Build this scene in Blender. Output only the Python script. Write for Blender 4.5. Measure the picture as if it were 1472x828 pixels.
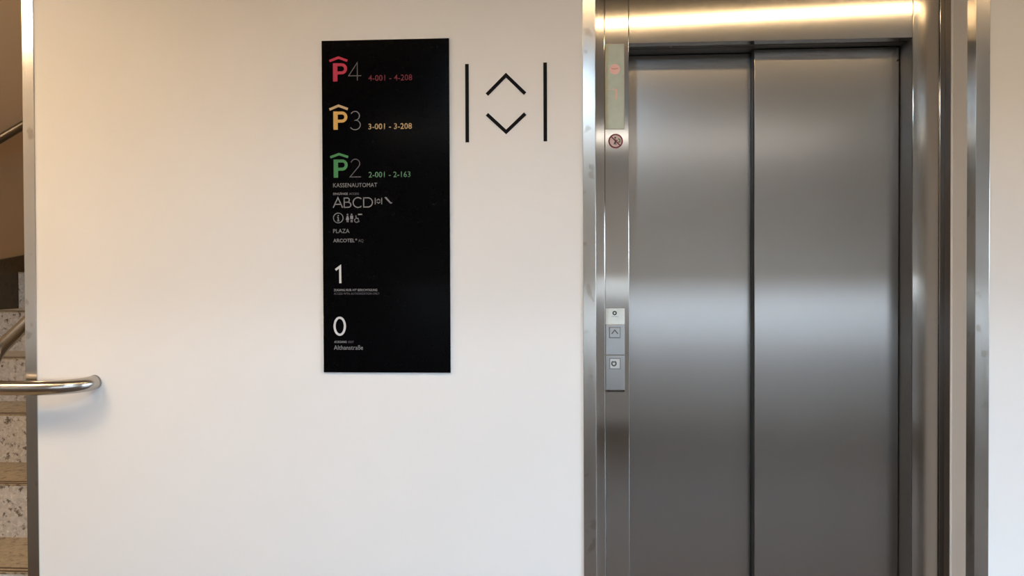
import bpy, bmesh, math
from mathutils import Vector, Matrix

for o in list(bpy.data.objects):
    bpy.data.objects.remove(o)
scene = bpy.context.scene
COL = scene.collection

# ------------------------------------------------------------------ camera
cam_d = bpy.data.cameras.new('camera')
cam_d.sensor_width = 36.0
cam_d.lens = 36.0 * 1400.0 / 1472.0
cam_d.clip_start = 0.01
cam = bpy.data.objects.new('camera', cam_d)
COL.objects.link(cam)
right = Vector((0.99730742, 0.07323205, -0.00387018))
up = Vector((0.00273944, 0.01553463, 0.99987558))
back = Vector((0.07328306, -0.99719393, 0.01529219))
m = Matrix((right, up, back)).transposed().to_4x4()
m.translation = Vector((0.0, -2.71, 1.40))
cam.matrix_world = m
scene.camera = cam

# ------------------------------------------------------------------ daylight
world = bpy.data.worlds.new('world')
scene.world = world
world.use_nodes = True
nt = world.node_tree
nt.nodes.clear()
wo = nt.nodes.new('ShaderNodeOutputWorld')
bg = nt.nodes.new('ShaderNodeBackground')
tc = nt.nodes.new('ShaderNodeTexCoord')
sx = nt.nodes.new('ShaderNodeSeparateXYZ')
rp = nt.nodes.new('ShaderNodeValToRGB')
rp.color_ramp.elements[0].position = 0.499
rp.color_ramp.elements[0].color = (0.036, 0.034, 0.031, 1)      # pavement outside
rp.color_ramp.elements[1].position = 0.501
rp.color_ramp.elements[1].color = (0.70, 0.84, 1.0, 1)
e2 = rp.color_ramp.elements.new(1.0)
e2.color = (0.55, 0.75, 1.0, 1)
nt.links.new(tc.outputs['Generated'], sx.inputs[0])
hm = nt.nodes.new('ShaderNodeMath'); hm.operation = 'MULTIPLY_ADD'
hm.inputs[1].default_value = 0.5; hm.inputs[2].default_value = 0.5
nt.links.new(sx.outputs['Z'], hm.inputs[0])
nt.links.new(hm.outputs[0], rp.inputs[0])
nt.links.new(rp.outputs[0], bg.inputs['Color'])
bg.inputs['Strength'].default_value = 19.0
nt.links.new(bg.outputs[0], wo.inputs[0])

def portal(loc, rot, sx_, sy_):
    l = bpy.data.lights.new('daylight_portal', 'AREA')
    l.shape = 'RECTANGLE'
    l.size = sx_
    l.size_y = sy_
    l.cycles.is_portal = True
    o = bpy.data.objects.new('daylight_portal', l)
    COL.objects.link(o)
    o.location = loc
    o.rotation_euler = rot

portal((1.0, -6.05, 1.275), (math.radians(90), 0, 0), 5.2, 0.17)
portal((4.25, -2.50, 1.0), (0, math.radians(90), 0), 1.9, 3.0)

vs = scene.view_settings
vs.view_transform = 'Standard'
vs.look = 'None'
vs.gamma = 1.0
vs.use_curve_mapping = False
vs.exposure = 0.11

STRIP_L = 40.0          # ceiling luminaire
STAIR_L = 16.0          # added lamp over the stairs, unseen
BACK_L = 8.0
BOX_L = 42.0

# ------------------------------------------------------------------ materials
def new_mat(name):
    mt = bpy.data.materials.new(name)
    mt.use_nodes = True
    n = mt.node_tree
    b = n.nodes['Principled BSDF']
    return mt, n, b

def add(n, t, **kw):
    x = n.nodes.new(t)
    for k, v in kw.items():
        setattr(x, k, v)
    return x

def noise(n, scale, detail=3.0, vec_scale=None, rough=0.5, coord='Object'):
    tcn = add(n, 'ShaderNodeTexCoord')
    mp = add(n, 'ShaderNodeMapping')
    if vec_scale:
        mp.inputs['Scale'].default_value = vec_scale
    n.links.new(tcn.outputs[coord], mp.inputs[0])
    t = add(n, 'ShaderNodeTexNoise')
    t.inputs['Scale'].default_value = scale
    t.inputs['Detail'].default_value = detail
    t.inputs['Roughness'].default_value = rough
    n.links.new(mp.outputs[0], t.inputs['Vector'])
    return t

def ramp(n, src, stops):
    r = add(n, 'ShaderNodeValToRGB')
    e = r.color_ramp.elements
    while len(e) < len(stops):
        e.new(0.5)
    for i, (p, c) in enumerate(stops):
        e[i].position = p
        e[i].color = (c[0], c[1], c[2], 1) if not isinstance(c, (int, float)) else (c, c, c, 1)
    n.links.new(src, r.inputs[0])
    return r

def plain(name, col, rough=0.5, metal=0.0, emis=None, es=0.0, spec=0.5):
    mt, n, b = new_mat(name)
    t = noise(n, 60, 2)
    r = ramp(n, t.outputs['Fac'], [(0.3, [c * 0.96 for c in col]), (0.7, [min(1, c * 1.03) for c in col])])
    n.links.new(r.outputs[0], b.inputs['Base Color'])
    b.inputs['Roughness'].default_value = rough
    b.inputs['Metallic'].default_value = metal
    b.inputs['Specular IOR Level'].default_value = spec
    if emis:
        b.inputs['Emission Color'].default_value = (*emis, 1)
        b.inputs['Emission Strength'].default_value = es
    return mt

def paint(name, col, bump=0.04):
    mt, n, b = new_mat(name)
    t = noise(n, 3.0, 4)
    r = ramp(n, t.outputs['Fac'], [(0.3, [c * 0.975 for c in col]), (0.7, col)])
    n.links.new(r.outputs[0], b.inputs['Base Color'])
    b.inputs['Roughness'].default_value = 0.75
    b.inputs['Specular IOR Level'].default_value = 0.3
    t2 = noise(n, 90, 4)
    bp = add(n, 'ShaderNodeBump')
    bp.inputs['Strength'].default_value = bump
    bp.inputs['Distance'].default_value = 0.002
    n.links.new(t2.outputs['Fac'], bp.inputs['Height'])
    n.links.new(bp.outputs[0], b.inputs['Normal'])
    return mt

def steel(name, col, r0, r1, aniso, grain_scale=(600, 600, 12.0), smudge=0.0, rot=0.25):
    """brushed stainless steel, vertical grain"""
    mt, n, b = new_mat(name)
    b.inputs['Metallic'].default_value = 1.0
    t = noise(n, 1.0, 3, grain_scale)
    sm = noise(n, 2.2, 3, (1.0, 1.0, 0.6))
    lo = [c * 0.975 for c in col]
    r = ramp(n, t.outputs['Fac'], [(0.3, lo), (0.7, col)])
    if smudge:                                   # small dull handling marks
        mk = noise(n, 26.0, 2, (1.0, 1.0, 0.8))
        mr = ramp(n, mk.outputs['Fac'], [(0.30, (0.78, 0.74, 0.70)), (0.38, (1, 1, 1))])
        mm = add(n, 'ShaderNodeMixRGB', blend_type='MULTIPLY')
        mm.inputs[0].default_value = 1.0
        n.links.new(r.outputs[0], mm.inputs[1])
        n.links.new(mr.outputs[0], mm.inputs[2])
        n.links.new(mm.outputs[0], b.inputs['Base Color'])
    else:
        n.links.new(r.outputs[0], b.inputs['Base Color'])
    rr = ramp(n, t.outputs['Fac'], [(0.3, r0), (0.7, r1)])
    if smudge:
        ad = add(n, 'ShaderNodeMath', operation='MULTIPLY_ADD')
        n.links.new(sm.outputs['Fac'], ad.inputs[0])
        ad.inputs[1].default_value = smudge
        n.links.new(rr.outputs[0], ad.inputs[2])
        n.links.new(ad.outputs[0], b.inputs['Roughness'])
    else:
        n.links.new(rr.outputs[0], b.inputs['Roughness'])
    b.inputs['Anisotropic'].default_value = aniso
    b.inputs['Anisotropic Rotation'].default_value = rot
    tg = add(n, 'ShaderNodeCombineXYZ')
    tg.inputs['X'].default_value = 0.0
    tg.inputs['Y'].default_value = 0.001
    tg.inputs['Z'].default_value = 1.0
    n.links.new(tg.outputs[0], b.inputs['Tangent'])
    return mt

def terrazzo(name, base, speck, light, scale=120):
    mt, n, b = new_mat(name)
    tcn = add(n, 'ShaderNodeTexCoord')
    v = add(n, 'ShaderNodeTexVoronoi')
    v.inputs['Scale'].default_value = scale
    n.links.new(tcn.outputs['Object'], v.inputs['Vector'])
    nz = noise(n, scale * 0.45, 4, rough=0.7)
    r = ramp(n, nz.outputs['Fac'], [(0.36, speck), (0.45, base), (0.62, base), (0.70, light)])
    mx = add(n, 'ShaderNodeMixRGB', blend_type='MULTIPLY')
    mx.inputs[0].default_value = 0.35
    n.links.new(r.outputs[0], mx.inputs[1])
    n.links.new(v.outputs['Color'], mx.inputs[2])
    bw = add(n, 'ShaderNodeRGBToBW')
    n.links.new(v.outputs['Color'], bw.inputs[0])
    n.links.new(bw.outputs[0], mx.inputs[2])
    n.links.new(mx.outputs[0], b.inputs['Base Color'])
    b.inputs['Roughness'].default_value = 0.45
    return mt

M = {}
M['paint'] = paint('white_wall_paint', (0.83, 0.83, 0.825))
M['ceiling'] = paint('ceiling_paint', (0.84, 0.80, 0.72))
M['stairwell'] = paint('stairwell_paint', (0.40, 0.25, 0.13))
M['added_strip'] = paint('added_brown_strip_paint', (0.26, 0.21, 0.165))
M['wainscot'] = paint('added_greige_wainscot', (0.40, 0.37, 0.34))
M['door_steel'] = steel('brushed_door_steel', (0.435, 0.422, 0.405), 0.19, 0.22, 0.6)
M['frame_steel'] = steel('brushed_frame_steel', (0.49, 0.475, 0.45), 0.10, 0.12, 0.7)
M['trim_steel'] = steel('corner_trim_steel', (0.54, 0.515, 0.475), 0.17, 0.22, 0.6, smudge=0.06)
M['rail_steel'] = steel('handrail_steel', (0.50, 0.47, 0.43), 0.20, 0.25, 0.0)
M['dark_rail'] = steel('dark_bronze_rail', (0.13, 0.10, 0.07), 0.35, 0.4, 0.0)
M['plate_steel'] = steel('button_plate_steel', (0.32, 0.31, 0.295), 0.28, 0.285, 0.3)
M['dark_gap'] = plain('dark_shadow_gap', (0.02, 0.02, 0.02), 0.6)
M['shadow_gap'] = plain('shadow_gap_return', (0.085, 0.068, 0.055), 0.5, 0.4)
M['dark_metal'] = plain('dark_track_and_shade_metal', (0.16, 0.155, 0.15), 0.5, 0.6)
M['floor'] = terrazzo('brown_stone_floor', (0.11, 0.066, 0.036), (0.05, 0.04, 0.03), (0.17, 0.14, 0.11), 60)
M['stone'] = terrazzo('added_brown_wainscot', (0.24, 0.18, 0.125), (0.1, 0.08, 0.06), (0.3, 0.24, 0.18), 60)
M['riser'] = terrazzo('grey_terrazzo', (0.64, 0.61, 0.57), (0.14, 0.11, 0.08), (0.85, 0.82, 0.76), 110)
M['tread'] = terrazzo('tan_terrazzo', (0.42, 0.345, 0.235), (0.15, 0.11, 0.06), (0.55, 0.47, 0.35), 80)
M['skirt'] = terrazzo('brown_terrazzo_skirting', (0.060, 0.036, 0.013), (0.03, 0.017, 0.007), (0.085, 0.055, 0.022), 60)
M['groove'] = plain('dark_antislip_strip', (0.08, 0.05, 0.03), 0.8)
M['black'] = plain('black_vinyl', (0.003, 0.003, 0.003), 0.6, spec=0.12)
M['sign'] = plain('black_sign_gloss', (0.0015, 0.0015, 0.002), 0.14, spec=0.06)
M['red'] = plain('red_print', (0.50, 0.008, 0.055), 0.5)
M['red_dim'] = plain('dim_red_print', (0.20, 0.022, 0.045), 0.5)
M['yellow'] = plain('yellow_print', (0.70, 0.42, 0.10), 0.5)
M['yellow_lt'] = plain('pale_yellow_print', (0.58, 0.42, 0.22), 0.5)
M['green'] = plain('green_print', (0.045, 0.24, 0.07), 0.5)
M['green_lt'] = plain('pale_green_print', (0.11, 0.27, 0.15), 0.5)
M['white'] = plain('white_print', (0.62, 0.63, 0.64), 0.5)
M['grey'] = plain('grey_print', (0.235, 0.24, 0.25), 0.5)
M['grey_thin'] = plain('grey_thin_print', (0.13, 0.12, 0.135), 0.5)
M['display'] = plain('pale_green_display_glass', (0.71, 0.77, 0.63), 0.18)
M['display_edge'] = plain('pale_display_bezel', (0.72, 0.70, 0.56), 0.3)
M['pink'] = plain('pink_led', (0.90, 0.60, 0.50), 0.4, emis=(1.0, 0.35, 0.25), es=0.12)
M['pink_dk'] = plain('red_led', (0.72, 0.38, 0.33), 0.4, emis=(1.0, 0.2, 0.15), es=0.04)
M['pale'] = plain('pale_led', (0.80, 0.78, 0.62), 0.4)
M['label_white'] = plain('white_label', (0.78, 0.80, 0.74), 0.4)
M['dark_print'] = plain('dark_print', (0.05, 0.05, 0.045), 0.5)
M['btn_face'] = plain('pale_button_face', (0.55, 0.55, 0.52), 0.4)
M['sticker_red'] = plain('sticker_red', (0.22, 0.02, 0.025), 0.5)
M['sticker_pink'] = plain('sticker_faded_white', (0.85, 0.62, 0.55), 0.5)
M['sticker_green'] = plain('sticker_green', (0.20, 0.22, 0.10), 0.5)
M['window_frame'] = plain('grey_window_frame', (0.25, 0.25, 0.26), 0.4)

def emit(name, col, strength):
    mt, n, b = new_mat(name)
    n.nodes.remove(b)
    e = add(n, 'ShaderNodeEmission')
    e.inputs[0].default_value = (*col, 1)
    e.inputs[1].default_value = strength
    n.links.new(e.outputs[0], n.nodes['Material Output'].inputs[0])
    return mt
M['lamp'] = emit('warm_lamp_diffuser', (1.0, 0.69, 0.37), STRIP_L)
M['box_lamp'] = emit('warm_box_lamp_diffuser', (1.0, 0.72, 0.45), BOX_L)
M['added_stair_lamp'] = emit('added_stair_lamp_diffuser', (1.0, 0.82, 0.60), STAIR_L)
M['added_back_lamp'] = emit('added_back_lamp_diffuser', (1.0, 0.93, 0.84), BACK_L)

# ------------------------------------------------------------------ mesh helpers
def base_of(parent):
    v = Vector((0, 0, 0))
    p = parent
    while p is not None:
        v += p.location
        p = p.parent
    return v

def link(name, bm, mat, parent=None, smooth=False):
    me = bpy.data.meshes.new(name)
    if parent is not None:
        off = base_of(parent)
        for v in bm.verts:
            v.co -= off
    bmesh.ops.recalc_face_normals(bm, faces=bm.faces)
    bm.to_mesh(me)
    bm.free()
    me.materials.append(mat)
    if smooth:
        for p in me.polygons:
            p.use_smooth = True
    o = bpy.data.objects.new(name, me)
    COL.objects.link(o)
    o.parent = parent
    return o

def bm_box(bm, x0, x1, y0, y1, z0, z1, bevel=0.0):
    tmp = bmesh.new()
    bmesh.ops.create_cube(tmp, size=1.0)
    for v in tmp.verts:
        v.co = Vector((x0 + (v.co.x + .5) * (x1 - x0), y0 + (v.co.y + .5) * (y1 - y0), z0 + (v.co.z + .5) * (z1 - z0)))
    if bevel:
        bmesh.ops.bevel(tmp, geom=list(tmp.edges), offset=bevel, segments=2, affect='EDGES', profile=0.5)
    me = bpy.data.meshes.new('tmp')
    tmp.to_mesh(me)
    tmp.free()
    bm.from_mesh(me)
    bpy.data.meshes.remove(me)

def box(name, x0, x1, y0, y1, z0, z1, mat, parent=None, bevel=0.0):
    bm = bmesh.new()
    bm_box(bm, x0, x1, y0, y1, z0, z1, bevel)
    return link(name, bm, mat, parent)

def boxes(name, lst, mat, parent=None, bevel=0.0):
    bm = bmesh.new()
    for b in lst:
        bm_box(bm, *b, bevel)
    return link(name, bm, mat, parent)

def prism_xz(bm, pts, y0, y1):
    """closed polygon in x-z extruded in y"""
    f = [bm.verts.new((x, y0, z)) for x, z in pts]
    g = [bm.verts.new((x, y1, z)) for x, z in pts]
    bm.faces.new(f)
    bm.faces.new(list(reversed(g)))
    n = len(pts)
    for i in range(n):
        bm.faces.new((f[i], g[i], g[(i + 1) % n], f[(i + 1) % n]))

def stroke(bm, pts, w, y0, y1, closed=False, miter=True):
    """band of width w along a polyline in x-z, raised between y0 and y1"""
    P = [Vector(p) for p in pts]
    n = len(P)
    L, Rr = [], []
    for i in range(n):
        a = P[i - 1] if (i > 0 or closed) else None
        c = P[(i + 1) % n] if (i < n - 1 or closed) else None
        d1 = (P[i] - a).normalized() if a is not None else None
        d2 = (c - P[i]).normalized() if c is not None else None
        if d1 is None: d1 = d2
        if d2 is None: d2 = d1
        n1 = Vector((-d1.y, d1.x)); n2 = Vector((-d2.y, d2.x))
        b = (n1 + n2)
        b = b.normalized() if b.length > 1e-6 else n1
        k = max(0.35, b.dot(n1))
        L.append(P[i] + b * (w / 2 / k)); Rr.append(P[i] - b * (w / 2 / k))
    rng = range(n) if closed else range(n - 1)
    vf = [(bm.verts.new((l.x, y0, l.y)), bm.verts.new((r.x, y0, r.y)), bm.verts.new((l.x, y1, l.y)), bm.verts.new((r.x, y1, r.y))) for l, r in zip(L, Rr)]
    for i in rng:
        a, c = vf[i], vf[(i + 1) % n]
        bm.faces.new((a[0], a[1], c[1], c[0]))
        bm.faces.new((a[2], c[2], c[3], a[3]))
        bm.faces.new((a[0], c[0], c[2], a[2]))
        bm.faces.new((a[1], a[3], c[3], c[1]))
    if not closed:
        for e in (vf[0], vf[-1]):
            bm.faces.new((e[0], e[2], e[3], e[1]))

def arc(cx, cz, rx, rz, a0, a1, n=14):
    return [(cx + rx * math.cos(math.radians(a0 + (a1 - a0) * i / n)), cz + rz * math.sin(math.radians(a0 + (a1 - a0) * i / n))) for i in range(n + 1)]

def disc(bm, cx, cz, r, y0, y1, n=28):
    prism_xz(bm, [(cx + r * math.cos(2 * math.pi * i / n), cz + r * math.sin(2 * math.pi * i / n)) for i in range(n)], y0, y1)

def text(name, s, x, z, w, h, mat, parent, yf, bold=0.0):
    cu = bpy.data.curves.new(name, 'FONT')
    cu.body = s
    cu.size = 1.0
    cu.offset = bold
    cu.resolution_u = 3
    cu.space_character = 1.03
    to = bpy.data.objects.new('tmp_text', cu)
    COL.objects.link(to)
    dg = bpy.context.evaluated_depsgraph_get()
    me = bpy.data.meshes.new_from_object(to.evaluated_get(dg))
    bpy.data.objects.remove(to)
    xs = [v.co.x for v in me.vertices]; ys = [v.co.y for v in me.vertices]
    x0, x1, y0, y1 = min(xs), max(xs), min(ys), max(ys)
    bm = bmesh.new()
    bm.from_mesh(me)
    bpy.data.meshes.remove(me)
    for v in bm.verts:
        v.co = Vector((x + (v.co.x - x0) / (x1 - x0) * w, yf, z + (v.co.y - y0) / (y1 - y0) * h))
    r = bmesh.ops.extrude_face_region(bm, geom=list(bm.faces))
    for g in r['geom']:
        if isinstance(g, bmesh.types.BMVert):
            g.co.y -= 0.0003
    return link(name, bm, mat, parent)

def empty(name, loc, label, cat, group=None, kind=None):
    o = bpy.data.objects.new(name, None)
    COL.objects.link(o)
    o.location = loc
    o.empty_display_size = 0.1
    o['label'] = label
    o['category'] = cat
    if group: o['group'] = group
    if kind: o['kind'] = kind
    return o

def struct(o, label=None, cat=None):
    o['kind'] = 'structure'
    if label: o['label'] = label
    if cat: o['category'] = cat
    return o

# ------------------------------------------------------------------ room shell
LOB_X0, LOB_X1, LOB_Y0 = -2.76, 4.2, -6.0
CEIL = 2.50
# the white wall with the sign: left piece, piece over the lift, right piece, around a recess for the lift
struct(boxes('wall_front', [(-1.6, -0.0005, 0.0, 0.45, 0, CEIL), (1.0885, LOB_X1, 0.0, 0.45, 0, CEIL),
                            (-0.0005, 1.0885, 0.0, 0.45, 2.36, CEIL),
                            (-0.0005, 0.034, 0.004, 0.45, 0, 2.36), (1.0535, 1.0885, 0.004, 0.45, 0, 2.36)], M['paint']),
       'smooth white painted wall around the lift recess', 'wall')
struct(box('wall_shaft', 0.034, 1.0535, 0.46, 0.56, 0, CEIL, M['dark_gap']), 'dark lift shaft wall behind the steel doors', 'wall')
struct(box('wall_stair', -1.6, -1.40, 0.452, 4.6, 0, 4.6, M['paint']), 'wall beside the stairs, behind the white wall', 'wall')
struct(box('wall_left', LOB_X0 - 0.15, LOB_X0, LOB_Y0, -1.0, 0, CEIL, M['paint']), 'white wall on the left side of the lobby', 'wall')
struct(box('wall_stair_side', LOB_X0 - 0.15, LOB_X0, -0.999, 4.6, 0, 4.6, M['stairwell']), 'brownish painted wall on the far side of the stairs', 'wall')
struct(box('wall_stair_end', LOB_X0, -1.6, 4.6, 4.75, 0, 4.6, M['stairwell']), 'end wall above the stair landing', 'wall')
struct(box('wall_lintel', LOB_X0, -1.6, 0.0, 0.15, CEIL, 4.6, M['stairwell']), 'wall over the stair opening', 'wall')
struct(box('ceiling_stair', LOB_X0, -1.4, 0.15, 4.75, 4.6, 4.7, M['paint']), 'ceiling high above the stairs', 'ceiling')
struct(box('ceiling', LOB_X0, LOB_X1 + 0.2, LOB_Y0, 0.45, CEIL, CEIL + 0.1, M['ceiling']), 'low cream ceiling over the lobby', 'ceiling')
struct(box('floor', LOB_X0, LOB_X1 + 0.2, LOB_Y0, 0.45, -0.12, 0.0, M['floor']), 'brown stone floor of the lobby', 'floor')
BX0, BX1, BZ0, BZ1 = -1.6, 3.6, 1.19, 1.36
struct(boxes('wall_back', [(LOB_X0, LOB_X1 + 0.2, LOB_Y0 - 0.15, LOB_Y0, 0, BZ0), (LOB_X0, LOB_X1 + 0.2, LOB_Y0 - 0.15, LOB_Y0, BZ1, CEIL),
                           (LOB_X0, BX0, LOB_Y0 - 0.15, LOB_Y0, BZ0, BZ1), (BX1, LOB_X1 + 0.2, LOB_Y0 - 0.15, LOB_Y0, BZ0, BZ1)], M['paint']),
       'white wall behind the viewer with an added slot window', 'wall')
struct(box('trim_5', LOB_X0, LOB_X1, LOB_Y0, LOB_Y0 + 0.02, 0, BZ0 - 0.02, M['wainscot']), 'added greige wainscot panel below the slot window', 'trim')  # added unseen panel, darkens what the lower doors reflect
struct(box('trim_7', LOB_X0, LOB_X0 + 0.02, LOB_Y0 + 0.021, -1.0, 0, 1.0, M['stone']), 'added brown stone wainscot on the left lobby wall', 'trim')  # added out of view so the stair edge strip reflects darker low down
struct(boxes('added_window_2', [(BX0 + (BX1 - BX0) * i / 4 - 0.02, BX0 + (BX1 - BX0) * i / 4 + 0.02, LOB_Y0 - 0.09, LOB_Y0 - 0.05, BZ0, BZ1) for i in (1, 2, 3)], M['window_frame']),
       'added long slot window in the wall behind the viewer', 'window')  # added window, makes the bright band reflected in the doors
bm = bmesh.new()
pts = [(LOB_X0, -0.001), (LOB_X1, -0.001), (LOB_X1, -0.53), (1.9, -0.83), (LOB_X0, -1.395)]
a = [bm.verts.new((x, y, CEIL - 0.018)) for x, y in pts]; b_ = [bm.verts.new((x, y, CEIL - 0.0005)) for x, y in pts]
bm.faces.new(a); bm.faces.new(list(reversed(b_)))
for i in range(len(pts)):
    bm.faces.new((a[i], b_[i], b_[(i + 1) % len(pts)], a[(i + 1) % len(pts)]))
struct(link('ceiling_added_strip', bm, M['added_strip']), 'added brown ceiling strip along the white wall, darkening steel reflections', 'ceiling')  # unseen strip added to darken the header reflection above the lamp streak
# side wall with an added, unseen wide window that brings in cool light
WY0, WY1, WZ0, WZ1 = -4.0, -1.0, 0.05, 1.95
struct(boxes('wall_right', [(LOB_X1, LOB_X1 + 0.2, LOB_Y0, WY0, 0, CEIL), (LOB_X1, LOB_X1 + 0.2, WY1, 0.45, 0, CEIL),
                            (LOB_X1, LOB_X1 + 0.2, WY0, WY1, 0, WZ0), (LOB_X1, LOB_X1 + 0.2, WY0, WY1, WZ1, CEIL)], M['paint']),
       'side wall with the added wide window', 'wall')
struct(boxes('added_window_1', [(LOB_X1 + 0.06, LOB_X1 + 0.12, WY0 + (WY1 - WY0) * i / 4 - 0.025, WY0 + (WY1 - WY0) * i / 4 + 0.025, WZ0, WZ1) for i in (1, 2, 3)]
             + [(LOB_X1 + 0.06, LOB_X1 + 0.12, WY0, WY1, WZ0, WZ0 + 0.05), (LOB_X1 + 0.06, LOB_X1 + 0.12, WY0, WY1, WZ1 - 0.05, WZ1)], M['window_frame']),
       'added wide window with grey mullions in the unseen side wall', 'window')

# ------------------------------------------------------------------ steel corner trims
def L_trim(name, segs, label):
    o = boxes(name, segs, M['trim_steel'], None, 0.0009)
    return struct(o, label, 'trim')

L_trim('trim_1', [(-1.6135, -1.579, -0.003, 0.001, 0, CEIL), (-1.6135, -1.6005, 0.0015, 0.20, 0, CEIL)],
       'brushed steel edge strip on the wall end beside the stairs')
L_trim('trim_2', [(-0.001, 0.034, -0.0045, 0.0035, 0, 2.395), (0.0305, 0.0345, 0.0036, 0.056, 0, 2.36)],
       'brushed steel edge strip left of the lift recess, streaked and worn')
L_trim('trim_3', [(1.0515, 1.0885, -0.0045, 0.0035, 0, 2.395), (1.0515, 1.0535, 0.0036, 0.056, 0, 2.36)],
       'brushed steel edge strip right of the lift recess, spotted at the bottom')
L_trim('trim_4', [(0.0345, 1.053, -0.003, 0.0035, 2.36, 2.395)],
       'brushed steel edge strip across the top of the lift recess')

struct(box('trim_6', 1.0498, 1.0536, 0.164, 0.1705, 0, 2.36, M['paint']), 'thin white plaster bead inside the right side of the recess', 'trim')

# ------------------------------------------------------------------ lift frame and doors
FY = 0.22                                # front of the lift frame
fr = empty('elevator_surround', (0.547, FY, 0.0), 'brushed steel lift door frame set back in the white wall recess', 'door surround')
# folded outer edge strips, the two jamb panels, the header panel with open joints between them
box('edge_strip', 0.0345, 0.0640, FY - 0.004, FY + 0.05, 0, 2.355, M['frame_steel'], fr, 0.0012)
box('jamb_panel', 0.0650, 0.1355, FY, FY + 0.045, 0, 2.355, M['frame_steel'], fr, 0.0006)
box('header_panel', 0.1370, 0.9590, FY, FY + 0.045, 2.0828, 2.355, M['frame_steel'], fr, 0.0006)
box('jamb_panel', 0.9605, 1.0345, FY, FY + 0.045, 0, 2.355, M['frame_steel'], fr, 0.0006)
box('edge_strip', 1.0355, 1.0520, FY - 0.004, FY + 0.05, 0, 2.355, M['frame_steel'], fr, 0.0012)
boxes('joint_backing', [(0.060, 0.9640, FY + 0.0455, FY + 0.05, 2.10, 2.35), (0.060, 0.1365, FY + 0.0455, FY + 0.05, 0, 2.1),
                        (0.9600, 1.040, FY + 0.0455, FY + 0.05, 0, 2.1)], M['dark_gap'], fr)
# jamb returns, steel coloured dark to stand for shade in the opening
box('jamb_return', 0.128, 0.1355, FY + 0.0505, FY + 0.21, 0, 2.0828, M['dark_metal'], fr, 0.0008)
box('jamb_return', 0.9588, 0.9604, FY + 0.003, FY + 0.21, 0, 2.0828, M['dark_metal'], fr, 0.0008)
box('side_return', 1.0500, 1.0532, FY - 0.048, FY - 0.0045, 0, 2.355, M['shadow_gap'], fr)  # shadow gap beside the plaster, its dark put into the colour
# soffit over the leaves, with the two sliding slots
boxes('soffit', [(0.1365, 0.519, FY + 0.05, FY + 0.078, 2.0835, 2.092), (0.1365, 0.519, FY + 0.088, FY + 0.158, 2.0835, 2.092),
                 (0.519, 0.9595, FY + 0.05, FY + 0.054, 2.0835, 2.092), (0.519, 0.9595, FY + 0.062, FY + 0.108, 2.0835, 2.092),
                 (0.1365, 0.9595, FY + 0.05, FY + 0.21, 2.093, 2.099)], M['dark_metal'], fr)
box('sill', 0.1365, 0.9595, FY, FY + 0.22, 0.0, 0.006, M['plate_steel'], fr)
bm = bmesh.new()
disc(bm, 0.2655, 2.0885, 0.006, FY + 0.0495, FY + 0.062, 16)
link('release_lock', bm, M['plate_steel'], fr)

def leaf(name, x0, x1, y, label):
    e = empty(name, ((x0 + x1) / 2, y, 0.008), label, 'elevator door', kind='structure')
    box('leaf_panel', x0, x1, y, y + 0.038, 0.008, 2.0815, M['door_steel'], e, 0.0015)
    return e
d1 = leaf('door_1', 0.1365, 0.545, FY + 0.160, 'left brushed steel lift door leaf, set further back')
d2 = leaf('door_2', 0.5235, 0.9555, FY + 0.110, 'right brushed steel lift door leaf, overlapping in front of the left one')
box('edge_shade', 0.5205, 0.5233, FY + 0.113, FY + 0.152, 0.008, 2.0815, M['dark_gap'], d2, 0.0004)  # shade at the leaf edge put in as a dark strip
bm = bmesh.new()
disc(bm, 0.9515, 2.040, 0.0035, FY + 0.1085, FY + 0.1105, 12)
link('guide_screw', bm, M['dark_gap'], d2)

# ------------------------------------------------------------------ display panel
dp = empty('display_panel', (0.094, FY, 1.828), 'pale green glass lift display with faint pink arrow, top of left jamb', 'display')
Z0, Z1, XA, XB = 1.8285, 2.0815, 0.0655, 0.1227
box('glass', XA + 0.002, XB - 0.002, FY - 0.004, FY - 0.0002, Z0 + 0.002, Z1 - 0.002, M['display'], dp, 0.0006)
bm = bmesh.new()
stroke(bm, [(XA + .001, Z0 + .001), (XB - .001, Z0 + .001), (XB - .001, Z1 - .001), (XA + .001, Z1 - .001)], 0.002, FY - 0.005, FY, closed=True)
link('bezel', bm, M['display_edge'], dp)
YD = FY - 0.0046
bm = bmesh.new(); disc(bm, 0.0945, 2.006, 0.0155, YD, YD + 0.0008)
al = link('arrow_lamp', bm, M['pink'], dp)
bm = bmesh.new()
stroke(bm, [(0.0845, 2.0085), (0.0925, 2.0065), (0.1045, 2.0085)], 0.003, YD - 0.0004, YD)
link('arrow_mark', bm, M['pink_dk'], al)
bm = bmesh.new()
stroke(bm, [(0.070, 1.9465), (0.0925, 1.9470)], 0.0022, YD, YD + 0.0008)
link('digit_bar', bm, M['pale'], dp)
bm = bmesh.new()
stroke(bm, [(0.0925, 1.9470), (0.0985, 1.9440), (0.0995, 1.931), (0.0975, 1.917)], 0.0045, YD, YD + 0.0008)
link('digit_stroke', bm, M['pink'], dp)

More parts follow.
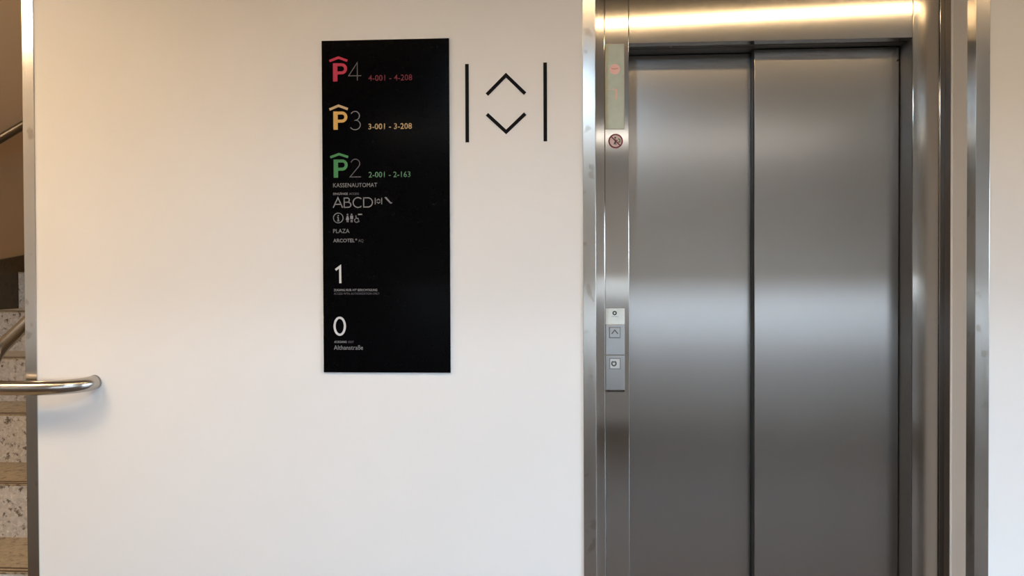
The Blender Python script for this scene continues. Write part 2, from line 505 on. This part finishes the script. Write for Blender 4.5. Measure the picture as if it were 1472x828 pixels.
# ------------------------------------------------------------------ prohibition sticker
st = empty('prohibition_sticker', (0.0965, FY, 1.793), 'round red-ringed prohibition sticker under the pale green display', 'sticker')
cx, cz = 0.0968, 1.7930
bm = bmesh.new(); disc(bm, cx, cz, 0.0200, FY - 0.0006, FY - 0.0001)
link('disc', bm, M['sticker_pink'], st)
bm = bmesh.new()
stroke(bm, arc(cx, cz, 0.0197, 0.0197, 0, 345, 23), 0.0042, FY - 0.0012, FY - 0.0006, closed=True)
stroke(bm, [(cx - 0.0138, cz + 0.0138), (cx + 0.0138, cz - 0.0138)], 0.0036, FY - 0.0014, FY - 0.0006)
link('ring_and_bar', bm, M['sticker_red'], st)
bm = bmesh.new()
disc(bm, cx - 0.0015, cz + 0.0098, 0.0028, FY - 0.0010, FY - 0.0006, 12)
stroke(bm, [(cx - 0.003, cz + 0.006), (cx - 0.001, cz - 0.001), (cx - 0.005, cz - 0.010)], 0.0032, FY - 0.0010, FY - 0.0006)
stroke(bm, [(cx - 0.001, cz - 0.001), (cx + 0.001, cz - 0.011)], 0.0028, FY - 0.0010, FY - 0.0006)
stroke(bm, [(cx - 0.002, cz + 0.004), (cx + 0.006, cz + 0.001)], 0.0024, FY - 0.0010, FY - 0.0006)
link('figure', bm, M['dark_print'], st)
bm = bmesh.new()
stroke(bm, [(cx + 0.007, cz + 0.007), (cx + 0.0125, cz + 0.004), (cx + 0.0125, cz - 0.003), (cx + 0.007, cz - 0.003)], 0.0036, FY - 0.0010, FY - 0.0006)
link('flame', bm, M['sticker_green'], st)

# ------------------------------------------------------------------ call panel
cp = empty('call_button_panel', (0.094, FY, 1.043), 'narrow steel lift call panel with white label and two square buttons', 'button panel')
box('label_plate', 0.0655, 0.1227, FY - 0.004, FY - 0.0001, 1.2455, 1.2930, M['label_white'], cp, 0.0008)
box('button_plate', 0.0660, 0.1222, FY - 0.003, FY - 0.0001, 1.1540, 1.2450, M['plate_steel'], cp, 0.0008)
lower = box('button_plate', 0.0660, 0.1222, FY - 0.003, FY - 0.0001, 1.0490, 1.1525, M['plate_steel'], cp, 0.0008)
bm = bmesh.new()
prof = [(FY - 0.0002, 1.0485), (FY - 0.0032, 1.0485), (FY - 0.0075, 1.0460), (FY - 0.0032, 1.0430), (FY - 0.0002, 1.0430)]
a = [bm.verts.new((0.0660, y, z)) for y, z in prof]; b_ = [bm.verts.new((0.1222, y, z)) for y, z in prof]
bm.faces.new(a); bm.faces.new(list(reversed(b_)))
for i in range(5):
    bm.faces.new((a[i], b_[i], b_[(i + 1) % 5], a[(i + 1) % 5]))
link('lower_lip', bm, M['plate_steel'], cp)
lp = [o for o in cp.children if o.name == 'label_plate'][0]
bm = bmesh.new()
stroke(bm, arc(0.0925, 1.2793, 0.0048, 0.0048, 0, 345, 23), 0.0036, FY - 0.0044, FY - 0.004, closed=True)
link('ring_symbol', bm, M['dark_print'], lp)
text('small_print', 'ÖFFNEN', 0.0835, 1.2672, 0.019, 0.0036, M['grey'], lp, FY - 0.0041)
def button(x0, x1, z0, z1, face):
    b = box('button', x0 + .001, x1 - .001, FY - 0.0052, FY - 0.0030, z0 + .001, z1 - .001, face, cp, 0.0008)
    bm = bmesh.new()
    stroke(bm, [(x0, z0), (x1, z0), (x1, z1), (x0, z1)], 0.0022, FY - 0.0042, FY - 0.003, closed=True)
    link('button_rim', bm, M['dark_metal'], b)
    return b
b1 = button(0.0768, 0.1085, 1.2050, 1.2360, M['plate_steel'])
bm = bmesh.new()
stroke(bm, [(0.0835, 1.2170), (0.0927, 1.2285), (0.1020, 1.2170)], 0.0030, FY - 0.0057, FY - 0.0052)
link('up_arrow', bm, M['dark_print'], b1)
b2 = button(0.0778, 0.1082, 1.1125, 1.1430, M['btn_face'])
bm = bmesh.new()
stroke(bm, arc(0.0900, 1.1285, 0.0062, 0.0068, 115, 425, 20), 0.0042, FY - 0.0057, FY - 0.0052)
stroke(bm, [(0.0900, 1.1300), (0.0900, 1.1360)], 0.0030, FY - 0.0057, FY - 0.0052)
link('curved_mark', bm, M['dark_print'], b2)
bm = bmesh.new()
disc(bm, 0.1040, 1.1385, 0.0018, FY - 0.0057, FY - 0.0052, 10)
link('status_lamp', bm, M['pink_dk'], b2)

# ------------------------------------------------------------------ black direction sign
sg = empty('direction_sign', (-0.5528, 0.0, 1.1215), 'tall black wall sign listing parking levels in red, yellow, green and white', 'sign')
sp = box('sign_panel', -0.7335, -0.3722, -0.0060, -0.0004, 1.1215, 2.0555, M['sign'], sg, 0.0006)
YS = -0.0063
def strokes(name, mat, w, *lines, closed=False):
    bm = bmesh.new()
    for l in lines:
        stroke(bm, l, w, YS - 0.0003, YS + 0.0003, closed=closed)
    return link(name, bm, mat, sp)

def big_p(x0, z0, w, h, mat):
    s = 0.0125
    bm = bmesh.new()
    stroke(bm, [(x0 + s / 2, z0), (x0 + s / 2, z0 + h)], s, YS - .0003, YS + .0003)
    rz = (h * 0.60 - s * 0.62) / 2
    top = z0 + h - s * 0.31
    st_ = s * 0.66
    cxr = x0 + w - rz - st_ / 2
    zc = top - rz - 0.0005
    stroke(bm, [(x0 + s * .9, zc + rz)] + arc(cxr, zc, rz, rz, 90, -90, 14) + [(x0 + s * .9, zc - rz)], st_, YS - .00031, YS + .00031)
    return link('letter_p', bm, mat, sp)

for key, zP, chev, mp, mt in (('red', 1.9408, [(-0.7111, 1.9983), (-0.6853, 2.0075), (-0.6600, 1.9981)], M['red'], M['red_dim']),
                              ('yellow', 1.8055, [(-0.7120, 1.8623), (-0.6859, 1.8726), (-0.6595, 1.8628)], M['yellow_lt'], M['yellow_lt']),
                              ('green', 1.6707, [(-0.7105, 1.7280), (-0.6854, 1.7367), (-0.6592, 1.7281)], M['green'], M['green_lt'])):
    strokes('garage_roof', mp, 0.0068, chev)
    big_p(-0.7010, zP, 0.0400, 0.0510, {'red': M['red'], 'yellow': M['yellow'], 'green': M['green']}[key])
TW = 0.0021
strokes('numeral', M['grey_thin'], TW, [(-0.6205, 1.9557), (-0.6565, 1.9557), (-0.6318, 1.9925), (-0.6318, 1.9425)])
strokes('numeral', M['grey'], TW, arc(-0.6390, 1.8435, 0.0125, 0.0125, 150, -90, 16) + arc(-0.6390, 1.8180, 0.0150, 0.0135, 88, -150, 18))
strokes('numeral', M['grey_thin'], TW, arc(-0.6390, 1.7095, 0.0125, 0.0125, 165, -38, 16) + [(-0.6545, 1.6721), (-0.6235, 1.6721)])
text('bay_numbers', '4-001 - 4-208', -0.6002, 1.9402, 0.1239, 0.0165, M['red_dim'], sp, YS, 0.004)
text('bay_numbers', '3-001 - 3-208', -0.6011, 1.8047, 0.1234, 0.0163, M['yellow_lt'], sp, YS, 0.010)
text('bay_numbers', '2-001 - 2-163', -0.6011, 1.6699, 0.1184, 0.0160, M['green_lt'], sp, YS, 0.004)
text('lettering', 'KASSENAUTOMAT', -0.7026, 1.6433, 0.1254, 0.0118, M['grey'], sp, YS, 0.0)
text('lettering', 'EINGÄNGE', -0.7028, 1.6218, 0.0417, 0.0078, M['grey'], sp, YS, 0.02)
text('lettering', 'ACCESS', -0.6571, 1.6218, 0.0278, 0.0062, M['grey_thin'], sp, YS)
# thin A B C D
AZ, AH = 1.5860, 0.0285
strokes('capitals', M['grey'], 0.0027,
        [(-0.7030, AZ), (-0.6895, AZ + AH), (-0.6760, AZ)], [(-0.6982, AZ + .0095), (-0.6808, AZ + .0095)],
        [(-0.6715, AZ), (-0.6715, AZ + AH)],
        [(-0.6715, AZ + AH - .0013), (-0.6660, AZ + AH - .0013)] + arc(-0.6630, AZ + .0215, .0062, .0060, 80, -80, 8) + [(-0.6715, AZ + .0150)],
        [(-0.6650, AZ + .0150)] + arc(-0.6600, AZ + .0080, .0075, .0070, 80, -80, 8) + [(-0.6715, AZ + .0010)],
        arc(-0.6320, AZ + AH / 2, .0140, .0138, 48, 312, 22),
        [(-0.6160, AZ), (-0.6160, AZ + AH)],
        [(-0.6160, AZ + AH - .0013), (-0.6100, AZ + AH - .0013)] + arc(-0.6040, AZ + AH / 2, .0130, .0130, 82, -82, 12) + [(-0.6160, AZ + .0013)])
strokes('lift_symbol', M['grey'], 0.0021, [(-0.5830, 1.5945), (-0.5830, 1.6125)], [(-0.5645, 1.5945), (-0.5645, 1.6125)],
        [(-0.5785, 1.6055), (-0.5737, 1.6095), (-0.5690, 1.6055)], [(-0.5785, 1.6015), (-0.5737, 1.5975), (-0.5690, 1.6015)])
strokes('escalator_symbol', M['grey'], 0.0026, [(-0.5560, 1.6135), (-0.5520, 1.6135), (-0.5390, 1.5985), (-0.5350, 1.5985)],
        [(-0.5535, 1.6120), (-0.5385, 1.5965)])
# info symbol, toilet pictograms
strokes('info_ring', M['grey'], 0.0020, arc(-0.6888, 1.5572, 0.0138, 0.0138, 0, 345, 23), closed=True)
strokes('info_letter', M['grey'], 0.0030, [(-0.6888, 1.5485), (-0.6888, 1.5590)], [(-0.6888, 1.5622), (-0.6888, 1.5652)], [(-0.6915, 1.5590), (-0.6888, 1.5590)], [(-0.6918, 1.5490), (-0.6858, 1.5490)])
def person(x, skirt):
    bm = bmesh.new()
    disc(bm, x, 1.5668, 0.0022, YS - .0003, YS + .0003, 10)
    if skirt:
        prism_xz(bm, [(x - .0018, 1.5635), (x + .0018, 1.5635), (x + .0050, 1.5520), (x - .0050, 1.5520)], YS - .0003, YS + .0003)
    else:
        prism_xz(bm, [(x - .0040, 1.5635), (x + .0040, 1.5635), (x + .0040, 1.5540), (x - .0040, 1.5540)], YS - .0003, YS + .0003)
    stroke(bm, [(x - .0016, 1.5520), (x - .0016, 1.5447)], 0.0018, YS - .00029, YS + .00029)
    stroke(bm, [(x + .0016, 1.5520), (x + .0016, 1.5447)], 0.0018, YS - .00029, YS + .00029)
    link('toilet_pictogram', bm, M['grey'], sp)
person(-0.6622, True)
person(-0.6505, False)
strokes('wheelchair_pictogram', M['grey'], 0.0020, arc(-0.6365, 1.5500, .0058, .0055, 120, 420, 14), [(-0.6385, 1.5640), (-0.6375, 1.5560), (-0.6320, 1.5560), (-0.6290, 1.5455)])
strokes('changing_table_symbol', M['grey'], 0.0032, [(-0.6320, 1.5668), (-0.6205, 1.5668)])
text('lettering', 'PLAZA', -0.7035, 1.5148, 0.0465, 0.0116, M['grey'], sp, YS, 0.0)
text('lettering', 'ARCOTEL', -0.7037, 1.4883, 0.0616, 0.0105, M['grey'], sp, YS, 0.02)
strokes('star_mark', M['grey'], 0.0014, [(-0.6380, 1.4935), (-0.6380, 1.4990)], [(-0.6404, 1.4976), (-0.6356, 1.4950)], [(-0.6404, 1.4950), (-0.6356, 1.4976)])
text('lettering', 'AQ', -0.6321, 1.4873, 0.0149, 0.0098, M['grey_thin'], sp, YS)
strokes('numeral', M['white'], 0.0062, [(-0.6975, 1.4110), (-0.6845, 1.4205), (-0.6840, 1.3735)])
text('lettering', 'ZUGANG NUR MIT BERECHTIGUNG', -0.7031, 1.3506, 0.1245, 0.0068, M['grey'], sp, YS, 0.02)
text('lettering', 'ACCESS WITH AUTHORIZATION ONLY', -0.7031, 1.3410, 0.1306, 0.0060, M['grey_thin'], sp, YS)
strokes('numeral', M['white'], 0.0062, arc(-0.6866, 1.2520, 0.0148, 0.0240, 0, 350, 36), closed=True)
text('lettering', 'AUSGANG', -0.7029, 1.2043, 0.0361, 0.0066, M['grey'], sp, YS, 0.02)
text('lettering', 'EXIT', -0.6618, 1.2043, 0.0155, 0.0062, M['grey_thin'], sp, YS)
text('lettering', 'Althanstraße', -0.7037, 1.1855, 0.0832, 0.0127, M['grey'], sp, YS, 0.0)

# ------------------------------------------------------------------ black lift pictogram on the wall
el = empty('elevator_symbol', (-0.2137, 0.0, 1.765), 'black lift pictogram, up and down chevrons between two bars', 'wall graphic')
for x in (-0.3228, -0.1047):
    bm = bmesh.new()
    stroke(bm, [(x, 1.7655), (x, 1.9835)], 0.0100, -0.0015, -0.0002)
    link('bar', bm, M['black'], el)
bm = bmesh.new(); stroke(bm, [(-0.2672, 1.8975), (-0.2137, 1.9505), (-0.1605, 1.8985)], 0.0096, -0.0015, -0.0002)
link('up_chevron', bm, M['black'], el)
bm = bmesh.new(); stroke(bm, [(-0.2672, 1.8430), (-0.2137, 1.7930), (-0.1605, 1.8430)], 0.0096, -0.0015, -0.0002)
link('down_chevron', bm, M['black'], el)

# ------------------------------------------------------------------ tubes
def smooth_path(pts, rad, n=8):
    """polyline with rounded corners"""
    P = [Vector(p) for p in pts]
    out = [P[0]]
    for i in range(1, len(P) - 1):
        a, b, c = P[i - 1], P[i], P[i + 1]
        r = rad[i] if isinstance(rad, dict) else rad
        p0 = b + (a - b).normalized() * min(r, (a - b).length * .49)
        p1 = b + (c - b).normalized() * min(r, (c - b).length * .49)
        for k in range(n + 1):
            t = k / n
            out.append(p0 * (1 - t) ** 2 + b * 2 * t * (1 - t) + p1 * t * t)
    out.append(P[-1])
    return out

def tube(name, path, r, mat, parent=None, seg=24, cap=True):
    bm = bmesh.new()
    rings = []
    ref = None
    for i, p in enumerate(path):
        d = (path[min(i + 1, len(path) - 1)] - path[max(i - 1, 0)]).normalized()
        if ref is None:
            ref = d.cross(Vector((0, 0, 1)))
            if ref.length < 1e-3:
                ref = d.cross(Vector((1, 0, 0)))
            ref.normalize()
        ref = (ref - d * ref.dot(d)).normalized()
        bi = d.cross(ref)
        rings.append([bm.verts.new(p + (ref * math.cos(2 * math.pi * k / seg) + bi * math.sin(2 * math.pi * k / seg)) * r) for k in range(seg)])
    for a, b in zip(rings, rings[1:]):
        for k in range(seg):
            bm.faces.new((a[k], a[(k + 1) % seg], b[(k + 1) % seg], b[k]))
    bm.faces.new(list(reversed(rings[0])))
    bm.faces.new(rings[-1])
    return link(name, bm, mat, parent, True)

hr = empty('handrail', (-1.69, 0.0, 1.084), 'brushed steel tube handrail wrapping round the wall end into the white wall', 'handrail')
arc_pts = [(-1.560 + 0.155 * math.sin(math.radians(9 * i)), -0.001 - 0.079 * math.cos(math.radians(9 * i)), 1.0815 + 0.010 * (i / 10) ** 2) for i in range(10, -1, -1)]
path = [Vector(p) for p in arc_pts[:-1]] + smooth_path([arc_pts[-1], (-1.690, -0.080, 1.0810), (-1.690, -0.025, 1.176), (-1.690, 1.85, 2.085), (-1.690, 2.6, 2.10)],
                   {1: 0.06, 2: 0.04, 3: 0.1})
tube('rail', path, 0.0206, M['rail_steel'], hr)
for y in (0.75, 1.6):
    z = 1.176 + (y + 0.025) * 0.485
    tube('bracket', smooth_path([(-1.600, y, z - 0.07), (-1.69, y, z - 0.07), (-1.69, y, z - 0.018)], 0.03), 0.006, M['rail_steel'], hr, 10)

hf = empty('wall_handrail', (LOB_X0 + 0.06, 1.8, 2.1), 'thin dark metal handrail sloping up the far brown stair wall', 'handrail')
xr = LOB_X0 + 0.065
zl = lambda y: 2.115 + (y - 1.80) * 0.485
tube('rail', smooth_path([(xr, 0.35, zl(0.35)), (xr, 3.4, zl(3.4))], 0.05), 0.0205, M['dark_rail'], hf)
for y in (0.9, 2.6):
    tube('bracket', smooth_path([(LOB_X0, y, zl(y) - 0.07), (xr, y, zl(y) - 0.07), (xr, y, zl(y) - 0.018)], 0.03), 0.006, M['dark_rail'], hf, 10)

# ------------------------------------------------------------------ staircase
sc = empty('staircase', (-2.18, 0.0, 0.0), 'terrazzo staircase with grey risers and tan treads, left of the white wall', 'staircase')
S, G, TOP, Y5 = 0.177, 0.365, 1.415, 0.010 + 5 * 0.365
SX0, SX1 = LOB_X0 + 0.02, -1.6145
for k in range(-2, 6):
    zt = TOP - (5 - k) * S
    y = Y5 - (5 - k) * G
    x1 = SX1 if y < 0.21 else -1.601
    box('riser', SX0, x1, y + 0.0015, y + 0.03, zt - S, zt - 0.006, M['riser'], sc)
    yb = y + G + 0.004 if k < 5 else 4.58
    if k < 5:
        t = box('tread', SX0, x1, y, y + G + 0.001, zt - 0.0055, zt, M['tread'], sc, 0.001)
    else:
        t = box('landing', SX0, x1, y, yb, zt - 0.0055, zt, M['tread'], sc, 0.001)
    for q in (0.008, 0.036):
        box('anti_slip_strip', SX0 + 0.01, x1 - 0.01, y + q, y + q + 0.009, zt - 0.0006, zt + 0.0012, M['groove'], t)
# stepped skirting slab on the brown wall
bm = bmesh.new()
ys = Y5 - 0.05
pts = [(ys - 6.2 * G, TOP - 6.2 * S + 0.11), (1.66, 1.468), (1.93, 1.502), (4.58, TOP + 0.11), (4.58, TOP + 0.0), (Y5, TOP - S), (Y5 - 7 * G, 0.01), (ys - 6.6 * G, 0.01)]
a = [bm.verts.new((LOB_X0 + 0.001, y, z)) for y, z in pts]; b_ = [bm.verts.new((LOB_X0 + 0.018, y, z)) for y, z in pts]
bm.faces.new(a); bm.faces.new(list(reversed(b_)))
for i in range(len(pts)):
    bm.faces.new((a[i], b_[i], b_[(i + 1) % len(pts)], a[(i + 1) % len(pts)]))
link('skirting', bm, M['skirt'], sc)

# ------------------------------------------------------------------ lamps
def strip_lamp(name, cx, cy, z, length, width, ang, mat, label, power_mat, deep=0.024):
    e = empty(name, (cx, cy, z), label, 'ceiling lamp')
    for nm, mt, (lx, ly, lz0, lz1) in (('housing', M['label_white'], (length / 2 + .01, width / 2 + .008, -0.02, -0.0)),
                                       ('diffuser', power_mat, (length / 2, width / 2, -deep, -0.0202))):
        bm = bmesh.new()
        bm_box(bm, -lx, lx, -ly, ly, lz0, lz1)
        bmesh.ops.rotate(bm, verts=bm.verts, cent=(0, 0, 0), matrix=Matrix.Rotation(ang, 3, 'Z'))
        bmesh.ops.translate(bm, verts=bm.verts, vec=(cx, cy, z))
        link(nm, bm, mt, e)
    return e
strip_lamp('ceiling_lamp', 0.125, -1.100, CEIL, 4.05, 0.038, 0.12, None, 'long warm strip lamp on the lobby ceiling in front of the lift', M['lamp'])
strip_lamp('ceiling_lamp', -2.30, -1.07, CEIL, 0.6, 0.25, 0.0, None, 'short warm box lamp on the ceiling in front of the stairs', M['box_lamp'], 0.075)
strip_lamp('ceiling_lamp', 0.2, -4.6, CEIL, 3.5, 0.22, 0.0, None, 'added neutral white strip lamp on the unseen ceiling behind the viewer', M['added_back_lamp'])  # unseen lamp added to lift the upper door reflections
strip_lamp('added_stair_lamp', -2.18, 2.4, 4.6, 0.6, 0.6, 0.0, None, 'added square warm lamp on the unseen ceiling above the stairs', M['added_stair_lamp'])  # unseen lamp added to light the stairwell

def added_spot(x, y, watts, target, col):  # added cool fill for the lower wall, no visible source
    e = empty('added_spotlight', (x, y, CEIL), 'small added ceiling spotlight, unseen, cool fill aimed at the lower wall', 'ceiling lamp')
    bm = bmesh.new()
    bmesh.ops.create_cone(bm, segments=24, radius1=0.06, radius2=0.06, depth=0.12, cap_ends=False)
    bmesh.ops.translate(bm, verts=bm.verts, vec=(x, y, CEIL - 0.06))
    link('housing', bm, M['label_white'], e)
    l = bpy.data.lights.new('added_spotlight_lamp', 'SPOT')
    l.energy = watts
    l.color = col
    l.spot_size = math.radians(88)
    l.spot_blend = 1.0
    l.shadow_soft_size = 0.05
    o = bpy.data.objects.new('added_spotlight_lamp', l)
    COL.objects.link(o)
    o.parent = e
    o.location = (0, 0, -0.13)
    d = Vector(target) - Vector((x, y, CEIL - 0.13))
    o.rotation_euler = d.to_track_quat('-Z', 'Y').to_euler()
added_spot(-0.42, -2.4, 95.0, (-0.1, 0.0, 0.35), (0.54, 0.76, 1.0))
